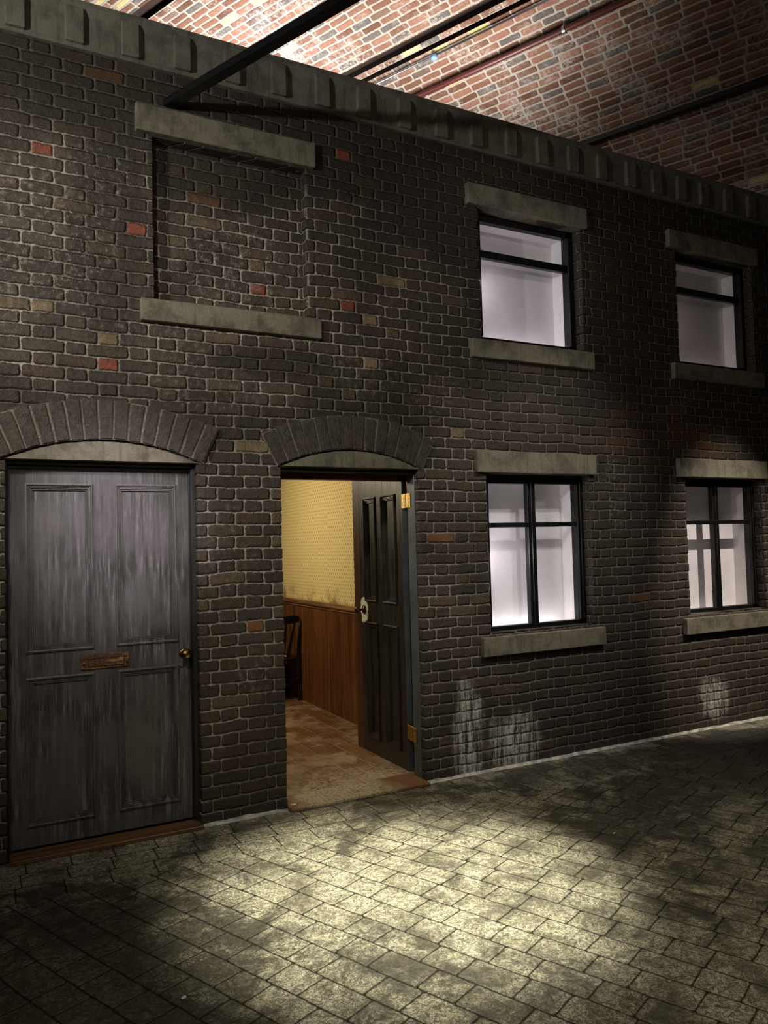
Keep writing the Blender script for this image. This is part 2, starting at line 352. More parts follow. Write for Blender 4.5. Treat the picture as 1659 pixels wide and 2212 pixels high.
STEEL = mat_plain('black_steel', (.010, .010, .011), .38, .3, .4, 50, .001)
REDP = mat_plain('red_pipe_paint', (.085, .014, .010), .45, 0, .3)
GALV = mat_plain('galvanised_steel', (.55, .58, .62), .3, 1.0, .3, 80)
BLUEC = mat_plain('blue_box_plastic', (.22, .36, .62), .35)
WAIN = mat_wood('wainscot_wood', (.19, .072, .021), (.075, .024, .007), 2, 1.0, .38)
RAILW = mat_wood('rail_wood', (.30, .16, .07), (.08, .028, .012), 1, 1.0, .3)
STRIP = mat_wood('brown_door_edge', (.10, .030, .012), (.045, .013, .006), 2, 1.0, .4)
THRW = mat_wood('threshold_wood', (.20, .095, .036), (.075, .034, .013), 0, .8, .5)
CHAIRM = mat_plain('black_chair_lacquer', (.010, .008, .008), .3, 0, .3)
DARKBLOCK = mat_plain('dark_block_fill', (.012, .007, .005), .5, 0, .3)
GROOVE = mat_stone('groove_shade_brick', (.020, .010, .006), (.035, .018, .011), .6)  # dark red brick, darkened further to paint in the shade of the slots
def mat_threshold():
    g = G('worn_threshold'); x, y, z = g.xyz(g.pos()); p = g.pos()
    gr = g.noise(g.scale(p, (3, 40, 40)), 1, 5, .65); grit = g.noise(p, 55, 5, .75, dist=1.0)
    c = g.mix(gr, (.24, .115, .045), (.09, .040, .016))
    wear = g.mul(g.blob(x, y, 2.02, .06, .40, .30, g.noise(p, 5, 4, .6), .5), g.ramp(grit, .36, .54))
    c = g.mix(wear, c, (.50, .43, .29)); g.bump(g.add(gr, grit), .003, 1)
    return g.fin(c, .5, 0, .5)
THRW2 = mat_threshold()
PLANK = mat_planks(); PAPER = mat_wallpaper(); RUST = mat_rust(); GLASS = mat_glass()
INCEIL = mat_plain('room_ceiling_plaster', (.5, .42, .3), .8)
PLAST = mat_plain('dark_plaster', (.10, .08, .05), .8)
WSTRIP = mat_plain('white_edge_strip', (.62, .60, .52), .6, 0, .7, 14, .004)
CHIP = mat_plain('white_chip', (.75, .7, .6), .7)

# ------------------------------------------------------------------ mesh helpers
def obj(name, bm, mat, parent=None, smooth=False):
    me = bpy.data.meshes.new(name); bmesh.ops.recalc_face_normals(bm, faces=bm.faces); bm.to_mesh(me); bm.free()
    for m in (mat if isinstance(mat, (list, tuple)) else [mat]): me.materials.append(m)
    if smooth:
        for p in me.polygons: p.use_smooth = True
    o = bpy.data.objects.new(name, me); C.objects.link(o)
    if parent: o.parent = parent; o.matrix_parent_inverse = pinv(parent)
    return o
def wmat(o):
    m = o.matrix_basis.copy(); p = o
    while p.parent: m = p.parent.matrix_basis @ p.matrix_parent_inverse @ m; p = p.parent
    return m
def pinv(parent): return wmat(parent).inverted()
def tag(o, label, cat=None, group=None, kind=None):
    if label: o['label'] = label
    if cat: o['category'] = cat
    if group: o['group'] = group
    if kind: o['kind'] = kind
    return o
def empty(name, loc, label=None, cat=None, group=None, kind=None):
    o = bpy.data.objects.new(name, None); o.empty_display_size = .1; C.objects.link(o); o.location = loc
    return tag(o, label, cat, group, kind)
def box(bm, x0, x1, y0, y1, z0, z1, bev=0.0, seg=1, tf=None):
    co = [(x, y, z) for x in (x0, x1) for y in (y0, y1) for z in (z0, z1)]
    vs = [bm.verts.new(c) for c in co]
    fs = [bm.faces.new([vs[i] for i in q]) for q in ((0, 1, 3, 2), (4, 6, 7, 5), (0, 4, 5, 1), (2, 3, 7, 6), (0, 2, 6, 4), (1, 5, 7, 3))]
    geo = vs
    if bev:
        es = list({e for f in fs for e in f.edges})
        r = bmesh.ops.bevel(bm, geom=es, offset=bev, segments=seg, affect='EDGES', profile=.5)
        geo = list({v for f in r['faces'] for v in f.verts} | {v for v in vs if v.is_valid})
    if tf:
        for v in geo: v.co = tf @ v.co
    return geo
def rough(bm, amp, freq, seed=0.0, cuts=0):
    if cuts:
        bmesh.ops.subdivide_edges(bm, edges=[e for e in bm.edges if e.calc_length() > .05], cuts=cuts, use_grid_fill=True)
    for v in bm.verts:
        n = noise.noise_vector(v.co*freq + Vector((seed, seed, 0))); v.co += n*amp
def tube(bm, pts, rad, seg=12, caps=True):
    rings = []
    for i, p in enumerate(pts):
        p = Vector(p); a = Vector(pts[max(i-1, 0)]); b = Vector(pts[min(i+1, len(pts)-1)]); d = (b-a).normalized()
        q = d.to_track_quat('Z', 'Y'); r = rad[i] if isinstance(rad, (list, tuple)) else rad
        rings.append([bm.verts.new(p + q @ Vector((math.cos(t*2*math.pi/seg)*r, math.sin(t*2*math.pi/seg)*r, 0))) for t in range(seg)])
    for a, b in zip(rings, rings[1:]):
        for t in range(seg): bm.faces.new((a[t], a[(t+1) % seg], b[(t+1) % seg], b[t]))
    if caps: bm.faces.new(rings[0][::-1]); bm.faces.new(rings[-1])
def lathe(bm, prof, tf, seg=24):
    rings = []
    for r, h in prof:
        rings.append([bm.verts.new(tf @ Vector((math.cos(t*2*math.pi/seg)*r, math.sin(t*2*math.pi/seg)*r, h))) for t in range(seg)] if r > 1e-6 else [bm.verts.new(tf @ Vector((0, 0, h)))])
    for a, b in zip(rings, rings[1:]):
        for t in range(seg):
            q = [a[t % len(a)], a[(t+1) % len(a)], b[(t+1) % len(b)], b[t % len(b)]]
            q = list(dict.fromkeys(q))
            if len(q) > 2: bm.faces.new(q)
def B(): return bmesh.new()
rnd = random.Random(5)

# ------------------------------------------------------------------ front wall
WX0, WX1, TH = -1.6, 7.35, .14
DOORS = [(.085, 1.105, 2.108), (1.62, 2.612, 2.106)]
MOD = [(3.165, 4.132), (5.175, 6.142)]
UP, LO = (3.065, 4.03), (.955, 2.095)
holes = [(a, b, 0, t) for a, b, t in DOORS] + [(a, b, *UP) for a, b in MOD] + [(a, b, *LO) for a, b in MOD] + [(.867, 1.832, *UP)]
xs = sorted({WX0, WX1} | {h[0] for h in holes} | {h[1] for h in holes}); zs = sorted({0, 4.47} | {h[2] for h in holes} | {h[3] for h in holes})
bm = B(); vc = {}
def V(x, y, z):
    k = (round(x, 4), round(y, 4), round(z, 4))
    if k not in vc: vc[k] = bm.verts.new(k)
    return vc[k]
def inh(x, z): return any(a < x < b and c < z < d for a, b, c, d in holes)
solid = [[not inh((xs[i]+xs[i+1])/2, (zs[j]+zs[j+1])/2) for j in range(len(zs)-1)] for i in range(len(xs)-1)]
for i in range(len(xs)-1):
    for j in range(len(zs)-1):
        if not solid[i][j]: continue
        a, b, c, d = xs[i], xs[i+1], zs[j], zs[j+1]
        for y in (0, TH): bm.faces.new([V(a, y, c), V(b, y, c), V(b, y, d), V(a, y, d)])
        for (di, dj, p, q) in ((-1, 0, (a, c), (a, d)), (1, 0, (b, c), (b, d)), (0, -1, (a, c), (b, c)), (0, 1, (a, d), (b, d))):
            ii, jj = i+di, j+dj
            if not (0 <= ii < len(xs)-1 and 0 <= jj < len(zs)-1) or not solid[ii][jj]:
                bm.faces.new([V(p[0], 0, p[1]), V(q[0], 0, q[1]), V(q[0], TH, q[1]), V(p[0], TH, p[1])])
# uneven brick ends standing proud along the vertical edges of each opening
H = .0728
def quoins(x, side, z0, z1, depth):
    k = int(z0/H)
    while k*H < z1-.02:
        a, b = max(k*H, z0)+.006, min((k+1)*H, z1)-.005
        if b-a > .02:
            e = rnd.uniform(.001, .008)
            x0, x1 = (x-.05, x+e) if side > 0 else (x-e, x+.05)
            box(bm, x0, x1, -rnd.uniform(.001, .005), depth, a, b, .005, 2)
        k += 1
for a, b, c, d in holes:
    dep = .055 if c == 0 else .085
    quoins(a, 1, c, d, dep); quoins(b, -1, c, d, dep)
wf = tag(obj('wall_front', bm, FAC), 'sooty, shade-darkened brick house front with pale mortar joints', 'wall', kind='structure')

# ------------------------------------------------------------------ cornice
t = empty('trim_1', (3, 0, 4.46), 'dark stone cornice with a row of raised blocks along the top of the brick wall', 'cornice', kind='structure')
def sc(Y): return (DIST+Y)/DIST
def px_(x, Y): return x*sc(Y)
def pz_(z, Y): return EYE+(z-EYE)*sc(Y)
bm = B(); Y = -.025
box(bm, WX0, WX1, Y, TH, pz_(4.462, Y), 4.66, .004); rough(bm, .002, 9, 1)
obj('frieze', bm, CORN, t)
bm = B(); Y = -.034
box(bm, WX0, WX1, Y, TH, pz_(4.452, Y), pz_(4.478, Y), .006, 2)
obj('lower_moulding', bm, CORN, t)
bm = B()
prof = [(-.025, 4.605), (-.030, 4.622), (-.042, 4.640), (-.046, 4.655), (-.052, 4.66), (-.052, 4.680), (TH, 4.680)]
prof = [(y, z+.018) for y, z in prof]
rings = []
nx = 90
for i in range(nx+1):
    x = WX0+(WX1-WX0)*i/nx
    rings.append([bm.verts.new((x, y+.003*noise.noise(Vector((x*3, k, 0))), z+.002*noise.noise(Vector((x*4, k, 7))))) for k, (y, z) in enumerate(prof)])
for a, b in zip(rings, rings[1:]):
    for k in range(len(prof)-1): bm.faces.new((a[k], b[k], b[k+1], a[k+1]))
obj('top_moulding', bm, CORN, t)
BL = [-1.416, -1.114, -.811, -.508, -.206, .097, .401, .706, 1.007, 1.315, 1.617, 1.922, 2.224, 2.539, 2.838, 3.138, 3.453, 3.746, 4.053, 4.351, 4.664, 4.964, 5.251, 5.534, 5.845, 6.153, 6.46, 6.76, 7.06]
Y = -.055
bk = None
for i, x in enumerate(BL):
    if bk is None:
        bm = B(); box(bm, 0, .1, Y, .0, pz_(4.490, Y), 4.655, .007, 2); rough(bm, .0015, 20, 2)
        bk = obj('raised_block', bm, CORN, t); o = bk
    else:
        o = bk.copy(); C.objects.link(o)
    o.matrix_basis = Matrix.Translation((px_(x, Y), rnd.uniform(-.002, .002), rnd.uniform(-.003, .003)))

# ------------------------------------------------------------------ windows
def slab(name, par, x0, x1, z0, z1, seed, Y=-.04, mat=STONE, back=.10):
    bm = B(); box(bm, px_(x0, 0), px_(x1, 0), Y, back, z0, z1, .006, 2); rough(bm, .003, 8, seed, 6)
    return obj(name, bm, mat, par)
def frame_part(name, par, rects, y0, y1, mat=BLACK):
    bm = B()
    for a, b, c, d in rects: box(bm, a, b, y0, y1, c, d, .004, 1)
    return obj(name, bm, mat, par)
def light_box(par, x0, x1, z0, z1, lamp):
    bm = B(); y0, y1, th = .142, .262, .015; z0 -= .05
    box(bm, x0-th, x0, y0, y1, z0, z1); box(bm, x1, x1+th, y0, y1, z0, z1)
    box(bm, x0-th, x1+th, y0, y1, z1, z1+th); box(bm, x0-th, x1+th, y0, y1, z0-th, z0)
    box(bm, x0-th, x1+th, y1, y1+th, z0-th, z1+th)
    e, colr = lamp
    for k, (sx, sy, loc, rot, en) in enumerate(((.03, (z1-z0)*.85, (x0+.004, .185, (z0+z1)/2), (0, R(-90), 0), .65), ((x1-x0)*.85, .03, ((x0+x1)/2, .19, z0+.006), (R(180), 0, 0), .14))):
        l = bpy.data.lights.new('recess_lamp', 'AREA'); l.shape = 'RECTANGLE'; l.size = sx; l.size_y = sy; l.energy = e*en; l.color = colr
        o = bpy.data.objects.new('recess_lamp', l); C.objects.link(o); o.location = loc; o.rotation_euler = rot
    return tag(obj('white_recess', bm, WHITE, par), 'plain white boxed-in space behind the panes')
descr = {(0, 'u'): 'upstairs black sash window above the four-pane window nearest the doors', (1, 'u'): 'upstairs black sash window at the far right, dimmer white inside',
         (0, 'l'): 'ground-floor four-pane black window beside the open doorway', (1, 'l'): 'ground-floor four-pane black window at far right, crossed by a bar shadow'}
n = 1
for i, (a, b) in enumerate(MOD):
    wx = (a+b)/2; fl, fr = a+.074, b-.074
    # upstairs
    W = empty('window_%d' % n, (wx, 0, UP[0]), descr[(i, 'u')], 'window', kind='structure'); n += 1
    z0, z1 = UP
    frame_part('frame', W, [(a, fl, z0, z1+.04), (fr, b, z0, z1+.04), (a, b, 3.975, z1+.04), (a, b, z0, 3.108)], .085, .142)
    frame_part('sash_trim', W, [(fl-.025, fl-.004, 3.11, 3.97), (fr+.004, fr+.025, 3.11, 3.97)], .070, .09)
    frame_part('meeting_rail', W, [(fl-.01, fr+.01, 3.700, 3.757)], .082, .125)
    for c, d in ((3.757, 3.975), (3.108, 3.70)):
        bm = B(); box(bm, fl-.005, fr+.005, .112, .115, c, d); obj('pane', bm, GLASS, W)
    light_box(W, fl-.035, fr+.004, 3.08, 3.985, ((5.6, (1, .92, .98)), (1.1, (1, .86, .82)))[i])
    slab('lintel', W, px_(a-.103, 0), a+1.012, 4.03, 4.183, n)
    slab('sill', W, a-.102, a+1.036, 2.918, 3.052, n+3)
    # downstairs
    W = empty('window_%d' % n, (wx, 0, LO[0]), descr[(i, 'l')], 'window', kind='structure'); n += 1
    z0, z1 = LO; mx = (fl+fr)/2-.010
    frame_part('frame', W, [(a, fl, z0-.03, z1+.02), (fr, b, z0-.03, z1+.02), (a, b, 2.030, z1+.02), (a, b, z0-.03, .987)], .085, .142)
    frame_part('sash_trim', W, [(fl-.025, fl-.004, .99, 2.03), (fr+.004, fr+.022, .99, 2.03), (fr+.034, fr+.05, .99, 2.05)], .070, .09)
    frame_part('transom', W, [(fl-.01, fr+.01, 1.705, 1.740)], .084, .132)
    frame_part('mullion', W, [(mx-.040, mx+.034, .98, 2.04)], .088, .135)
    frame_part('mullion_bead', W, [(mx-.012, mx+.006, .98, 2.04)], .080, .09)
    for c, d in ((1.74, 2.03), (.987, 1.705)):
        for e, f_ in ((fl-.005, mx-.04), (mx+.034, fr+.005)):
            bm = B(); box(bm, e, f_, .112, .115, c, d); obj('pane', bm, GLASS, W)
    light_box(W, fl-.035, fr+.004, .965, 2.05, ((9.5, (1, .95, .94)), (1.6, (1, .88, .80)))[i])
    slab('lintel', W, a-.093, a+1.014, 2.098, 2.252, n+5)
    slab('sill', W, a-.09, a+1.042, .797, .930, n+7, -.045)
W = empty('window_5', (1.35, 0, 3.06), 'bricked-up window opening with stone lintel and sill above the two doors', 'window', kind='structure')
bm = B(); box(bm, .80, 1.90, .085, .135, 3.0, 4.08); obj('brick_infill', bm, FAC, W)
slab('lintel', W, .772, 1.891, 4.038, 4.198, 20); slab('sill', W, .788, 1.907, 2.925, 3.055, 21)

# ------------------------------------------------------------------ doors
def leaf_mesh(Wd, Hh, T, panels, tf):
    """stiles and rails as one body round the panel holes, local: x across, y depth (front at 0), z up"""
    xs_ = sorted({0, Wd} | {p[0] for p in panels} | {p[1] for p in panels}); zs_ = sorted({0, Hh} | {p[2] for p in panels} | {p[3] for p in panels})
    bm = B(); cache = {}
    def v(x, y, z):
        k = (round(x, 4), y, round(z, 4))
        if k not in cache: cache[k] = bm.verts.new(tf @ Vector(k))
        return cache[k]
    sol = lambda x, z: 0 < x < Wd and 0 < z < Hh and not any(a < x < b and c < z < d for a, b, c, d in panels)
    for i in range(len(xs_)-1):
        for j in range(len(zs_)-1):
            a, b, c, d = xs_[i], xs_[i+1], zs_[j], zs_[j+1]
            if not sol((a+b)/2, (c+d)/2): continue
            for y in (0, T): bm.faces.new([v(a, y, c), v(b, y, c), v(b, y, d), v(a, y, d)])
            for (cx, cz, p, q) in ((a-.001, (c+d)/2, (a, c), (a, d)), (b+.001, (c+d)/2, (b, c), (b, d)), ((a+b)/2, c-.001, (a, c), (b, c)), ((a+b)/2, d+.001, (a, d), (b, d))):
                if not sol(cx, cz): bm.faces.new([v(p[0], 0, p[1]), v(q[0], 0, q[1]), v(q[0], T, q[1]), v(p[0], T, p[1])])
    return bm
PR = [(-.004, .0), (-.004, -.010), (.004, -.013), (.009, -.011), (.011, -.003), (.016, -.004), (.019, .004), (.025, .002), (.028, .011), (.034, .009), (.036, .020)]
def panel_mesh(p, tf):
    bm = B(); a, b, c, d = p; loops = []
    for ins, dep in PR:
        loops.append([bm.verts.new(tf @ Vector(q)) for q in ((a+ins, dep, c+ins), (b-ins, dep, c+ins), (b-ins, dep, d-ins), (a+ins, dep, d-ins))])
    for l, k in zip(loops, loops[1:]):
        for i in range(4): bm.faces.new((l[i], l[(i+1) % 4], k[(i+1) % 4], k[i]))
    bm.faces.new(loops[-1])
    e = [bm.verts.new(tf @ Vector(q)) for q in ((a-.004, .03, c-.004), (b+.004, .03, c-.004), (b+.004, .03, d+.004), (a-.004, .03, d+.004))]
    for i in range(4): bm.faces.new((loops[0][i], loops[0][(i+1) % 4], e[(i+1) % 4], e[i]))
    bm.faces.new(e[::-1])
    return bm
def arch_parts(par, x0, x1, zs0, apex, nb, seed, thick=.228):
    c = (x1-x0)/2; rise = apex-zs0; Rr = (c*c+rise*rise)/(2*rise); cz = apex-Rr; cx = (x0+x1)/2; th = math.asin(c/Rr)+.012
    rn = random.Random(seed)
    bm = B(); N = 40
    prev = None
    for i in range(N+1):
        a = -th+2*th*i/N
        q = [bm.verts.new((cx+r_*math.sin(a), y, cz+r_*math.cos(a))) for r_, y in ((Rr+.004, .0), (Rr+.004, -.017), (Rr+thick-.006, -.017), (Rr+thick-.006, .0))]
        if prev:
            for k in range(4): bm.faces.new((prev[k], prev[(k+1) % 4], q[(k+1) % 4], q[k]))
        else: bm.faces.new(q)
        prev = q
    bm.faces.new(prev)
    obj('arch_mortar', bm, MORT, par)
    bm = B()
    for i in range(nb):
        a0 = -th+2*th*i/nb+.0033+rn.uniform(-.001, .003); a1 = -th+2*th*(i+1)/nb-.0035
        r0_, r1_ = Rr+rn.uniform(0, .004), Rr+thick+rn.uniform(-.012, .006); y = -.022-rn.uniform(0, .007)
        co = []
        for a in (a0, a1):
            for r_ in (r0_, r1_):
                for yy in (y, -.004): co.append(bm.verts.new((cx+r_*math.sin(a), yy, cz+r_*math.cos(a))))
        fs = [bm.faces.new([co[k] for k in q]) for q in ((0, 1, 3, 2), (4, 6, 7, 5), (0, 4, 5, 1), (2, 3, 7, 6), (0, 2, 6, 4), (1, 5, 7, 3))]
        bmesh.ops.bevel(bm, geom=list({e for f in fs for e in f.edges}), offset=.006, segments=2, affect='EDGES')
    rough(bm, .004, 14, seed, 2)
    obj('brick_arch', bm, ARCH, par)
    bm = B(); N = 30; fr_, bk_ = [], []
    for i in range(N+1):
        x = x0+.012+(x1-x0-.024)*i/N; z = cz+math.sqrt((Rr-.009)**2-(x-cx)**2)
        for lst, y in ((fr_, -.010), (bk_, .06)): lst.append((bm.verts.new((x, y, max(z, zs0+.001))), bm.verts.new((x, y, zs0-.0))))
    for i in range(N):
        for l in (fr_, bk_): bm.faces.new((l[i][0], l[i+1][0], l[i+1][1], l[i][1]))
        for k in (0, 1): bm.faces.new((fr_[i][k], fr_[i+1][k], bk_[i+1][k], bk_[i][k]))
    for e in (0, N): bm.faces.new((fr_[e][0], fr_[e][1], bk_[e][1], bk_[e][0]))
    obj('tympanum', bm, STONE, par)

# closed door
D1 = empty('door_1', (.6, 0, 0), 'closed dark grey four-panel door under a brick arch, left of the open doorway', 'door', kind='structure')
arch_parts(D1, .068, 1.123, 2.110, 2.226, 15, 3)
frame_part('door_frame', D1, [(1.076, 1.106, 0, 2.108), (.084, .100, 0, 2.108), (.084, 1.106, 2.088, 2.110)], .050, .2, DARKP)
frame_part('door_stop', D1, [(.095, 1.08, 2.066, 2.09), (1.071, 1.084, .02, 2.09)], .088, .13, DARKP)
bm = B(); box(bm, .098, 1.1, -.052, .09, 0, .022, .004, 1); obj('threshold', bm, THRW, D1)
T1 = Matrix.Translation((.102, .1, .03))
P1 = [(.087, .430, .11, .897), (.560, .894, .115, .897), (.087, .430, 1.037, 1.955), (.556, .894, 1.040, 1.955)]
lf = obj('door_leaf', leaf_mesh(.970, 2.04, .04, P1, T1), PAINT, D1)
for p in P1: obj('panel', panel_mesh(p, T1), PAINT, lf)
bm = B()
box(bm, .462, .722, .088, .101, .948, 1.031, .004, 2)
box(bm, .500, .692, .081, .092, .962, 1.004, .003, 2); box(bm, .492, .702, .083, .09, 1.006, 1.016, .002, 1)
for x in (.478, .707): lathe(bm, [(0, -.012), (.009, -.009), (.011, 0)], Matrix.Translation((x, .088, .985)) @ Matrix.Rotation(R(90), 4, 'X') @ Matrix.Scale(-1, 4), 12)
rough(bm, .0018, 40, 4)
tag(obj('letter_plate', bm, RUST, lf), 'rusty brown letter plate')
bm = B(); tk = Matrix.Translation((1.034, .1, .992)) @ Matrix.Rotation(R(90), 4, 'X')
lathe(bm, [(0, 0), (.030, 0), (.031, .004), (.024, .008), (.012, .012), (.011, .028), (.016, .034), (.028, .044), (.033, .056), (.031, .068), (.022, .078), (.010, .083), (0, .084)], tk, 28)
tag(obj('door_knob', bm, KNOB, lf, True), 'round worn brass knob')
bm = B(); lathe(bm, [(0, 0), (.017, 0), (.017, .003), (.006, .005), (0, .005)], Matrix.Translation((1.017, .1, .923)) @ Matrix.Rotation(R(90), 4, 'X'), 20)
obj('keyhole_cover', bm, PAINT, lf, True)

# open door
D2 = empty('door_2', (2.1, 0, 0), 'open doorway under a brick arch, its dark panelled door swung inward', 'door', kind='structure')
arch_parts(D2, 1.612, 2.622, 2.108, 2.223, 14, 8)
frame_part('door_frame', D2, [(2.609, 2.68, .01, 2.1), (1.56, 1.612, .01, 2.1)], .066, .165, BLUE)
frame_part('frame_head', D2, [(1.56, 2.67, 2.083, 2.106)], .060, .2, DARKP)
frame_part('head_lining', D2, [(1.56, 2.67, 2.045, 2.2)], .2, .262, STRIP)
frame_part('frame_bead', D2, [(2.604, 2.612, .01, 2.085)], .054, .070, BLUE)
bm = B(); box(bm, 1.625, 2.606, -.058, .205, 0, .020, .004, 1); rough(bm, .002, 10, 3, 4); obj('threshold', bm, THRW2, D2)
hinge = Vector((2.622, .270, .012))
T2 = Matrix.Translation(hinge) @ Matrix.Rotation(R(90), 4, 'Z') @ Matrix.Scale(-1, 4, (0, 1, 0))
P2 = [(.100, .315, .118, .995), (.420, .615, .118, .995), (.100, .315, 1.16, 1.950), (.420, .615, 1.16, 1.950)]
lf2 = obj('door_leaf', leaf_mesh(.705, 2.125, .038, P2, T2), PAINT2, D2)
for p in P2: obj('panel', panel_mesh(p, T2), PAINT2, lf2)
bm = B(); box(bm, 2.621, 2.660, .975, 1.092, .012, 2.137, .002); tag(obj('edge_stile', bm, STRIP, lf2), 'bare reddish brown edge of the door')
bm = B(); box(bm, 2.6215, 2.6605, .2665, .270, .012, 2.137); tag(obj('hinge_edge', bm, BLUE, lf2), 'blue-grey painted hinge edge')
# torn pale patch round the inner knob
bm = B(); rn = random.Random(2); ring = []
pts = [(-.045, .085), (-.020, .098), (.015, .094), (.040, .090), (.046, .055), (.060, .035), (.062, -.005), (.048, -.012), (.060, -.03), (.058, -.066), (.036, -.084), (.024, -.076), (.008, -.098), (-.012, -.080), (-.022, -.104), (-.046, -.085), (-.050, -.040), (-.062, -.02), (-.070, .008), (-.058, .03), (-.060, .058)]
f_ = [bm.verts.new((2.6225, .915-a, 1.098+b)) for a, b in pts]; k_ = [bm.verts.new((2.6190, .915-a, 1.098+b)) for a, b in pts]
bm.faces.new(f_); bm.faces.new(k_[::-1])
for i in range(len(pts)): bm.faces.new((f_[i], f_[(i+1) % len(pts)], k_[(i+1) % len(pts)], k_[i]))
tag(obj('torn_patch', bm, CREAM, lf2), 'torn cream patch around the knob')
bm = B(); lathe(bm, [(0, 0), (.034, 0), (.035, .005), (.026, .010), (.010, .013), (.009, .036), (.016, .042), (.026, .052), (.029, .062), (.024, .074), (.012, .080), (0, .081)], Matrix.Translation((2.619, .912, 1.100)) @ Matrix.Rotation(R(-90), 4, 'Y'), 24)
tag(obj('door_knob', bm, BKNOB, lf2, True), 'dark brown round knob')
for z in (1.905, .287):
    bm = B()
    box(bm, 2.624, 2.654, .2635, .2665, z-.050, z+.050, .001); box(bm, 2.6045, 2.6085, .118, .165, z-.050, z+.050, .001)
    box(bm, 2.611, 2.6145, .165, .204, z-.050, z+.050, .001); box(bm, 2.617, 2.6205, .204, .265, z-.050, z+.050, .001)
    for k in range(5): lathe(bm, [(0, 0), (.009, 0), (.009, .0185), (0, .0185)], Matrix.Translation((2.613, .204, z-.050+k*.020)), 12)
    for k in (-.036, -.012, .012, .036):
        lathe(bm, [(0, 0), (.004, 0), (.003, .003), (0, .003)], Matrix.Translation((2.639, .2635, z+k)) @ Matrix.Rotation(R(90), 4, 'X'), 8)
        lathe(bm, [(0, 0), (.004, 0), (.003, .003), (0, .003)], Matrix.Translation((2.6045, .142, z+k)) @ Matrix.Rotation(R(-90), 4, 'Y'), 8)
    obj('hinge', bm, BRASS, lf2)

# ------------------------------------------------------------------ room behind the open door
bm = B(); box(bm, 2.925, 2.98, .16, 3.9, 0, 2.62)
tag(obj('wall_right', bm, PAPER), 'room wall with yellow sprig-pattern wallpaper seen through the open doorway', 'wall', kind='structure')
bm = B(); box(bm, .4, 2.98, 3.85, 3.9, 0, 2.62); box(bm, .35, .4, .2, 3.9, 0, 2.62); box(bm, .35, 1.56, .2, .245, 0, 2.62); box(bm, 2.7, 2.98, .2, .245, 0, 2.62); box(bm, 1.5, 2.75, .263, .28, 2.2, 2.62)
tag(obj('wall_back', bm, PLAST), 'dark plaster walls closing the room behind the front', 'wall', kind='structure')
bm = B(); box(bm, .35, 2.98, .2, 3.9, 2.62, 2.68); tag(obj('ceiling', bm, INCEIL), 'plaster ceiling of the room behind the open door', 'ceiling', kind='structure')
bm = B(); box(bm, .35, 2.98, .2, 3.9, -.05, .010); tag(obj('floor', bm, PLANK), 'worn brown floorboards inside the open doorway', 'floor', kind='structure')
bm = B(); box(bm, 2.912, 2.926, .28, 3.85, .01, 1.0)
for k in range(24):
    y = .30+k*.148; box(bm, 2.910, 2.914, y, y+.143, .01, 1.0, .0015)
tag(obj('trim_2', bm, WAIN), 'reddish brown boarded panelling below the wallpaper', 'wall panelling', kind='structure')
bm = B()
prof = [(2.925, .985), (2.905, .985), (2.897, .992), (2.905, 1.003), (2.895, 1.008), (2.884, 1.018), (2.883, 1.030), (2.892, 1.036), (2.900, 1.052), (2.914, 1.058), (2.925, 1.058)]
a_ = [bm.verts.new((x, .28, z)) for x, z in prof]; b_ = [bm.verts.new((x, 3.85, z)) for x, z in prof]
for i in range(len(prof)): bm.faces.new((a_[i], a_[(i+1) % len(prof)], b_[(i+1) % len(prof)], b_[i]))
bm.faces.new(a_); bm.faces.new(b_[::-1])
tag(obj('trim_3', bm, RAILW), 'moulded wooden dado rail between wallpaper and brown panelling', 'dado rail', kind='structure')

# chair: local coords, front towards -x (seat ahead of the back), back posts at x=0
CH = empty('spindle_back_chair', (2.695, 3.06, .01), 'black spindle-back wooden chair beside the brown panelling inside the doorway', 'chair')
CH.rotation_euler = (0, 0, R(0))
def chobj(name, bm, mat=CHAIRM, smooth=False, parent=None):
    bmesh.ops.transform(bm, matrix=Matrix.Translation((2.695, 3.06, .01)), verts=bm.verts)
    return obj(name, bm, mat, parent or CH, smooth)
# the back faces the camera: rail along x, seat runs to +y
bm = B(); N = 12; pv = None
for i in range(N+1):
    t_ = -1+2*i/N; x = .195*t_; y = -.055+.03*t_*t_; hh = .042*(1-abs(t_)**6*.5)
    q = [bm.verts.new((x, y+dy, .845+dz)) for dy, dz in ((-.010, -hh), (-.012, hh-.008), (-.004, hh), (.006, hh), (.012, hh-.008), (.010, -hh))]
    if pv:
        for k in range(6): bm.faces.new((pv[k], pv[(k+1) % 6], q[(k+1) % 6], q[k]))
    else: bm.faces.new(q)
    pv = q
bm.faces.new(pv); chobj('top_rail', bm)
for s in (-1, 1):
    bm = B(); tube(bm, [(s*.178, -.015, .0), (s*.182, .0, .43), (s*.192, -.01, .62), (s*.196, -.035, .83)], [.016, .022, .018, .014], 10); chobj('back_post', bm, smooth=True)
for k in range(4):
    t_ = -1+2*k/3
    bm = B(); tube(bm, [(t_*.075, .03, .43), (t_*.095, .01, .55), (t_*.118, -.012, .68), (t_*.138, -.045, .815)], [.010, .016, .013, .009], 10); chobj('spindle', bm, smooth=True)
bm = B(); box(bm, -.20, .20, .0, .40, .415, .445, .012, 3); chobj('seat', bm)
for sx in (-1, 1):
    for yy, ly in ((.36, .40),):
        bm = B(); tube(bm, [(sx*.15, yy, .42), (sx*.175, (yy+ly)/2, .24), (sx*.20, ly, .0)], [.016, .021, .013], 10); chobj('leg', bm, smooth=True)
bm = B(); tube(bm, [(-.185, .0, .17), (.185, .0, .17)], .010, 8); tube(bm, [(-.18, .01, .22), (-.18, .38, .22)], .010, 8); tube(bm, [(.18, .01, .22), (.18, .38, .22)], .010, 8); chobj('stretcher', bm, smooth=True)
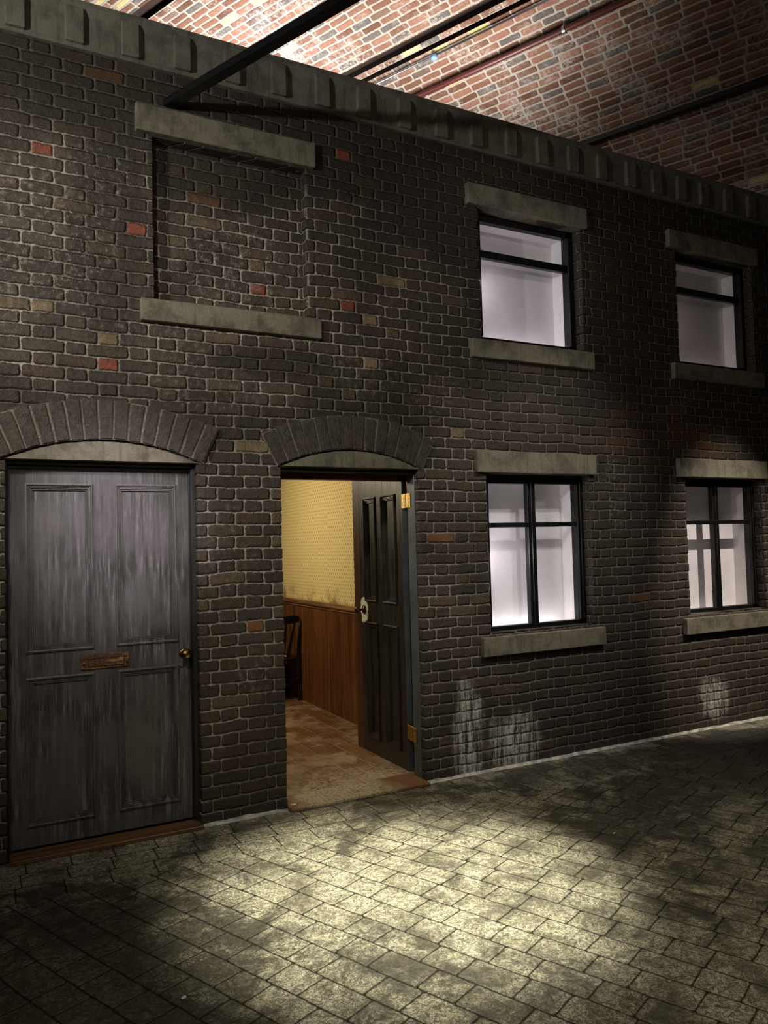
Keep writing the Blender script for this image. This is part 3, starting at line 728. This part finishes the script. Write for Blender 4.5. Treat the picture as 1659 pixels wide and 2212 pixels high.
bm = B(); box(bm, 2.72, 2.80, 3.16, 3.28, .457, .461, .001); tag(obj('paper_sheet', bm, CHIP), 'small white sheet lying on the black chair seat', 'paper')
bm = B(); box(bm, 2.25, 2.84, 3.53, 3.80, .01, .30, .01, 2); ch_ = obj('block_body', bm, DARKBLOCK)  # added dark block, stands in for an unidentified dark patch
LC = empty('low_block', (2.55, 3.6, .01), 'low black chest added for the dark patch behind the chair', 'block'); ch_.parent = LC; ch_.matrix_parent_inverse = pinv(LC)
bm = B(); box(bm, 2.235, 2.855, 3.515, 3.81, .30, .325, .006, 2); obj('block_lid', bm, DARKBLOCK, LC)

# ------------------------------------------------------------------ ground
bm = B(); XA, XB, YA = -5, 8.4, -7.5
q = [bm.verts.new(c) for c in ((XA, YA, 0), (XB, YA, 0), (XB, -.515, 0), (XA, -.515, 0), (XB, .2, 0), (XA, .2, 0))]
bm.faces.new(q[:4]); f = bm.faces.new((q[3], q[2], q[4], q[5])); f.material_index = 1
lo = [bm.verts.new((v.co.x, v.co.y, -.08)) for v in (q[0], q[1], q[4], q[5])]
for i, j in ((0, 1), (1, 2), (2, 3), (3, 0)):
    pass
bm.faces.new(lo)
tag(obj('floor', bm, [PAV, BORD]), 'dirty stone-paved street floor with diagonal slabs and a border along the wall', 'floor', kind='structure')
bm = B()
for a, b in ((1.108, 1.622), (2.612, WX1)):
    n_ = int((b-a)/.06); pv = None
    for i in range(n_+1):
        x = a+(b-a)*i/n_; y = -.014-.008*abs(noise.noise(Vector((x*9, 0, 0)))); z = .016+.010*noise.noise(Vector((x*7, 5, 0)))
        q = [bm.verts.new(c) for c in ((x, .002, 0), (x, y-.008, 0), (x, y, z*.6), (x, .002, z))]
        if pv:
            for k in range(4): bm.faces.new((pv[k], pv[(k+1) % 4], q[(k+1) % 4], q[k]))
        else: bm.faces.new(q)
        pv = q
    bm.faces.new(pv)
tag(obj('baseboard_front', bm, WSTRIP), 'thin ragged white strip along the foot of the brick wall', 'edge strip', kind='structure')

# ------------------------------------------------------------------ vault
AN = R(-25.2); AX = Vector((math.sin(AN), math.cos(AN), 0)); PE = Vector((math.cos(AN), -math.sin(AN), 0))
S0, ZC, RR = 2.6, 2.1, 5.0
def vp(s, t, off=0.0):
    a = (s-S0)/RR; r_ = RR-off
    z = ZC+math.sqrt(max(r_*r_-(s-S0)**2, 0)); p = PE*s+AX*t; return Vector((p.x, p.y, z))
def sv(ph, t, off=0.0):
    s = S0+(RR-off if ph > 0 else 8.5)*math.sin(ph); p = PE*s+AX*t; return Vector((p.x, p.y, ZC+(RR-off)*math.cos(ph)))
grooves = [(2.655, 2.800, .06), (4.385, 4.475, .10), (4.530, 4.575, .10)]
phs = [(math.asin(max(-1, min(1, (s-S0)/RR))), 0) for s in ()]
N = 160; P0, P1_ = R(-89), R(89)
prof = [(P0+(P1_-P0)*i/N, 0.0) for i in range(N+1)]
for s0, s1, dp in grooves:
    a, b = math.asin((s0-S0)/RR), math.asin((s1-S0)/RR)
    prof = [q for q in prof if not (a-.002 <= q[0] <= b+.002)] + [(a, 0), (a+1e-5, -dp), (b-1e-5, -dp), (b, 0)]
prof.sort()
bm = B(); uvl = bm.loops.layers.uv.new('UVMap'); TS = [-7+i*.5 for i in range(35)]
grid = []
arc = []; acc = 0; last = None
for ph, off in prof:
    p = (ph, RR-off)
    if last: acc += (sv(ph, 0, off)-sv(last[0], 0, last[1])).length
    arc.append(acc); last = (ph, off)
for (ph, off) in prof: grid.append([bm.verts.new(sv(ph, t_, off)) for t_ in TS])
for i in range(len(prof)-1):
    for j in range(len(TS)-1):
        f = bm.faces.new((grid[i][j], grid[i+1][j], grid[i+1][j+1], grid[i][j+1]))
        if prof[i][1] < 0 or prof[i+1][1] < 0: f.material_index = 1
        for l, (ii, jj) in zip(f.loops, ((i, j), (i+1, j), (i+1, j+1), (i, j+1))): l[uvl].uv = (TS[jj], arc[ii])
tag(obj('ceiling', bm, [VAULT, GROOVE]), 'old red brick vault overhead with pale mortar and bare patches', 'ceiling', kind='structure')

def channel(name, pts, wd, ht, label, group=None):
    """open steel channel swept along pts"""
    th = .006; pr = [(-wd/2, 0), (wd/2, 0), (wd/2, ht), (wd/2-th, ht), (wd/2-th, th), (-wd/2+th, th), (-wd/2+th, ht), (-wd/2, ht)]
    bm = B(); pv = None
    for p in pts:
        q = [bm.verts.new(Vector(p)+PE*a+Vector((0, 0, b))) for a, b in pr]
        if pv:
            for k in range(8): bm.faces.new((pv[k], pv[(k+1) % 8], q[(k+1) % 8], q[k]))
        else: bm.faces.new(q)
        pv = q
    bm.faces.new(pv)
    return tag(obj(name, bm, STEEL), label, 'steel channel', group)
A0 = Vector((.963, .0, 4.242))
channel('steel_channel', [A0-AX*.0+Vector((0, 0, -.018)), A0-AX*6+Vector((0, 0, -.018))], .062, .042, 'black steel channel running from above the bricked-up window out past the cornice')
channel('steel_channel', [vp(5.845, t_, .07) for t_ in (-6, 4)], .075, .05, 'black steel channel fixed along the brick vault at upper right, clear of the wall')
bm = B(); tube(bm, [vp(4.865, -6, .075), vp(4.855, 6, .075)], .028, 16); tag(obj('red_pipe', bm, REDP, None, True), 'dark red pipe running under the brick vault', 'pipe')
bm = B(); tube(bm, [vp(4.60, -6, .04), vp(4.60, .055, .04)], .011, 12); tube(bm, [vp(4.60, .126, .04), vp(4.60, 6, .04)], .011, 12); tag(obj('steel_conduit', bm, GALV, None, True), 'thin shiny steel conduit beside the dark grooves in the vault', 'conduit')
JB = vp(4.60, .09, .05)
bm = B(); lathe(bm, [(0, -.03), (.030, -.03), (.034, -.024), (.034, .012), (.028, .018), (0, .018)], Matrix.Translation(JB), 16)
tag(obj('junction_box', bm, BLUEC, None, True), 'small round blue-white junction box on the steel conduit', 'junction box')
HB = vp(4.86, -1.22, .075)
HG = empty('pipe_hanger', HB, 'galvanised hanger holding the red pipe to the brick vault', 'pipe hanger')
bm = B()
for i in range(16):
    a, b = i*2*math.pi/16, (i+1)*2*math.pi/16
    q = [HB+PE*(.033*math.cos(x))+Vector((0, 0, .033*math.sin(x)))+AX*y for x, y in ((a, -.014), (b, -.014), (b, .014), (a, .014))]
    bm.faces.new([bm.verts.new(c) for c in q])
    q = [HB+PE*(.037*math.cos(x))+Vector((0, 0, .037*math.sin(x)))+AX*y for x, y in ((a, -.014), (b, -.014), (b, .014), (a, .014))]
    bm.faces.new([bm.verts.new(c) for c in q])
bmesh.ops.remove_doubles(bm, verts=bm.verts, dist=.0001)
obj('clip_ring', bm, GALV, HG)
bm = B(); tube(bm, [HB+Vector((0, 0, .033)), HB+Vector((0, 0, .10))-PE*.0], .006, 8); tube(bm, [HB+Vector((0, 0, .033)), HB+Vector((0, 0, .05))], .012, 6); obj('threaded_rod', bm, GALV, HG)

# ------------------------------------------------------------------ loose white chips on the paving
for (x, y, s_, lab) in ((.62, -1.66, .010, 'white chip on the dark paving in front of the closed door'), (3.02, -1.30, .008, 'tiny white chip on the paving below the nearer ground-floor window'), (1.665, .0, .014, 'pinkish white chip on the wooden step at the left of the open doorway')):
    bm = B(); box(bm, x-s_, x+s_, y-s_*.7, y+s_*.7, 0, s_*.8, .003, 1); rough(bm, .003, 60, x)
    if 'step' in lab: bmesh.ops.translate(bm, vec=(0, 0, .02), verts=bm.verts)
    tag(obj('stone_chip', bm, CHIP), lab, 'chip')
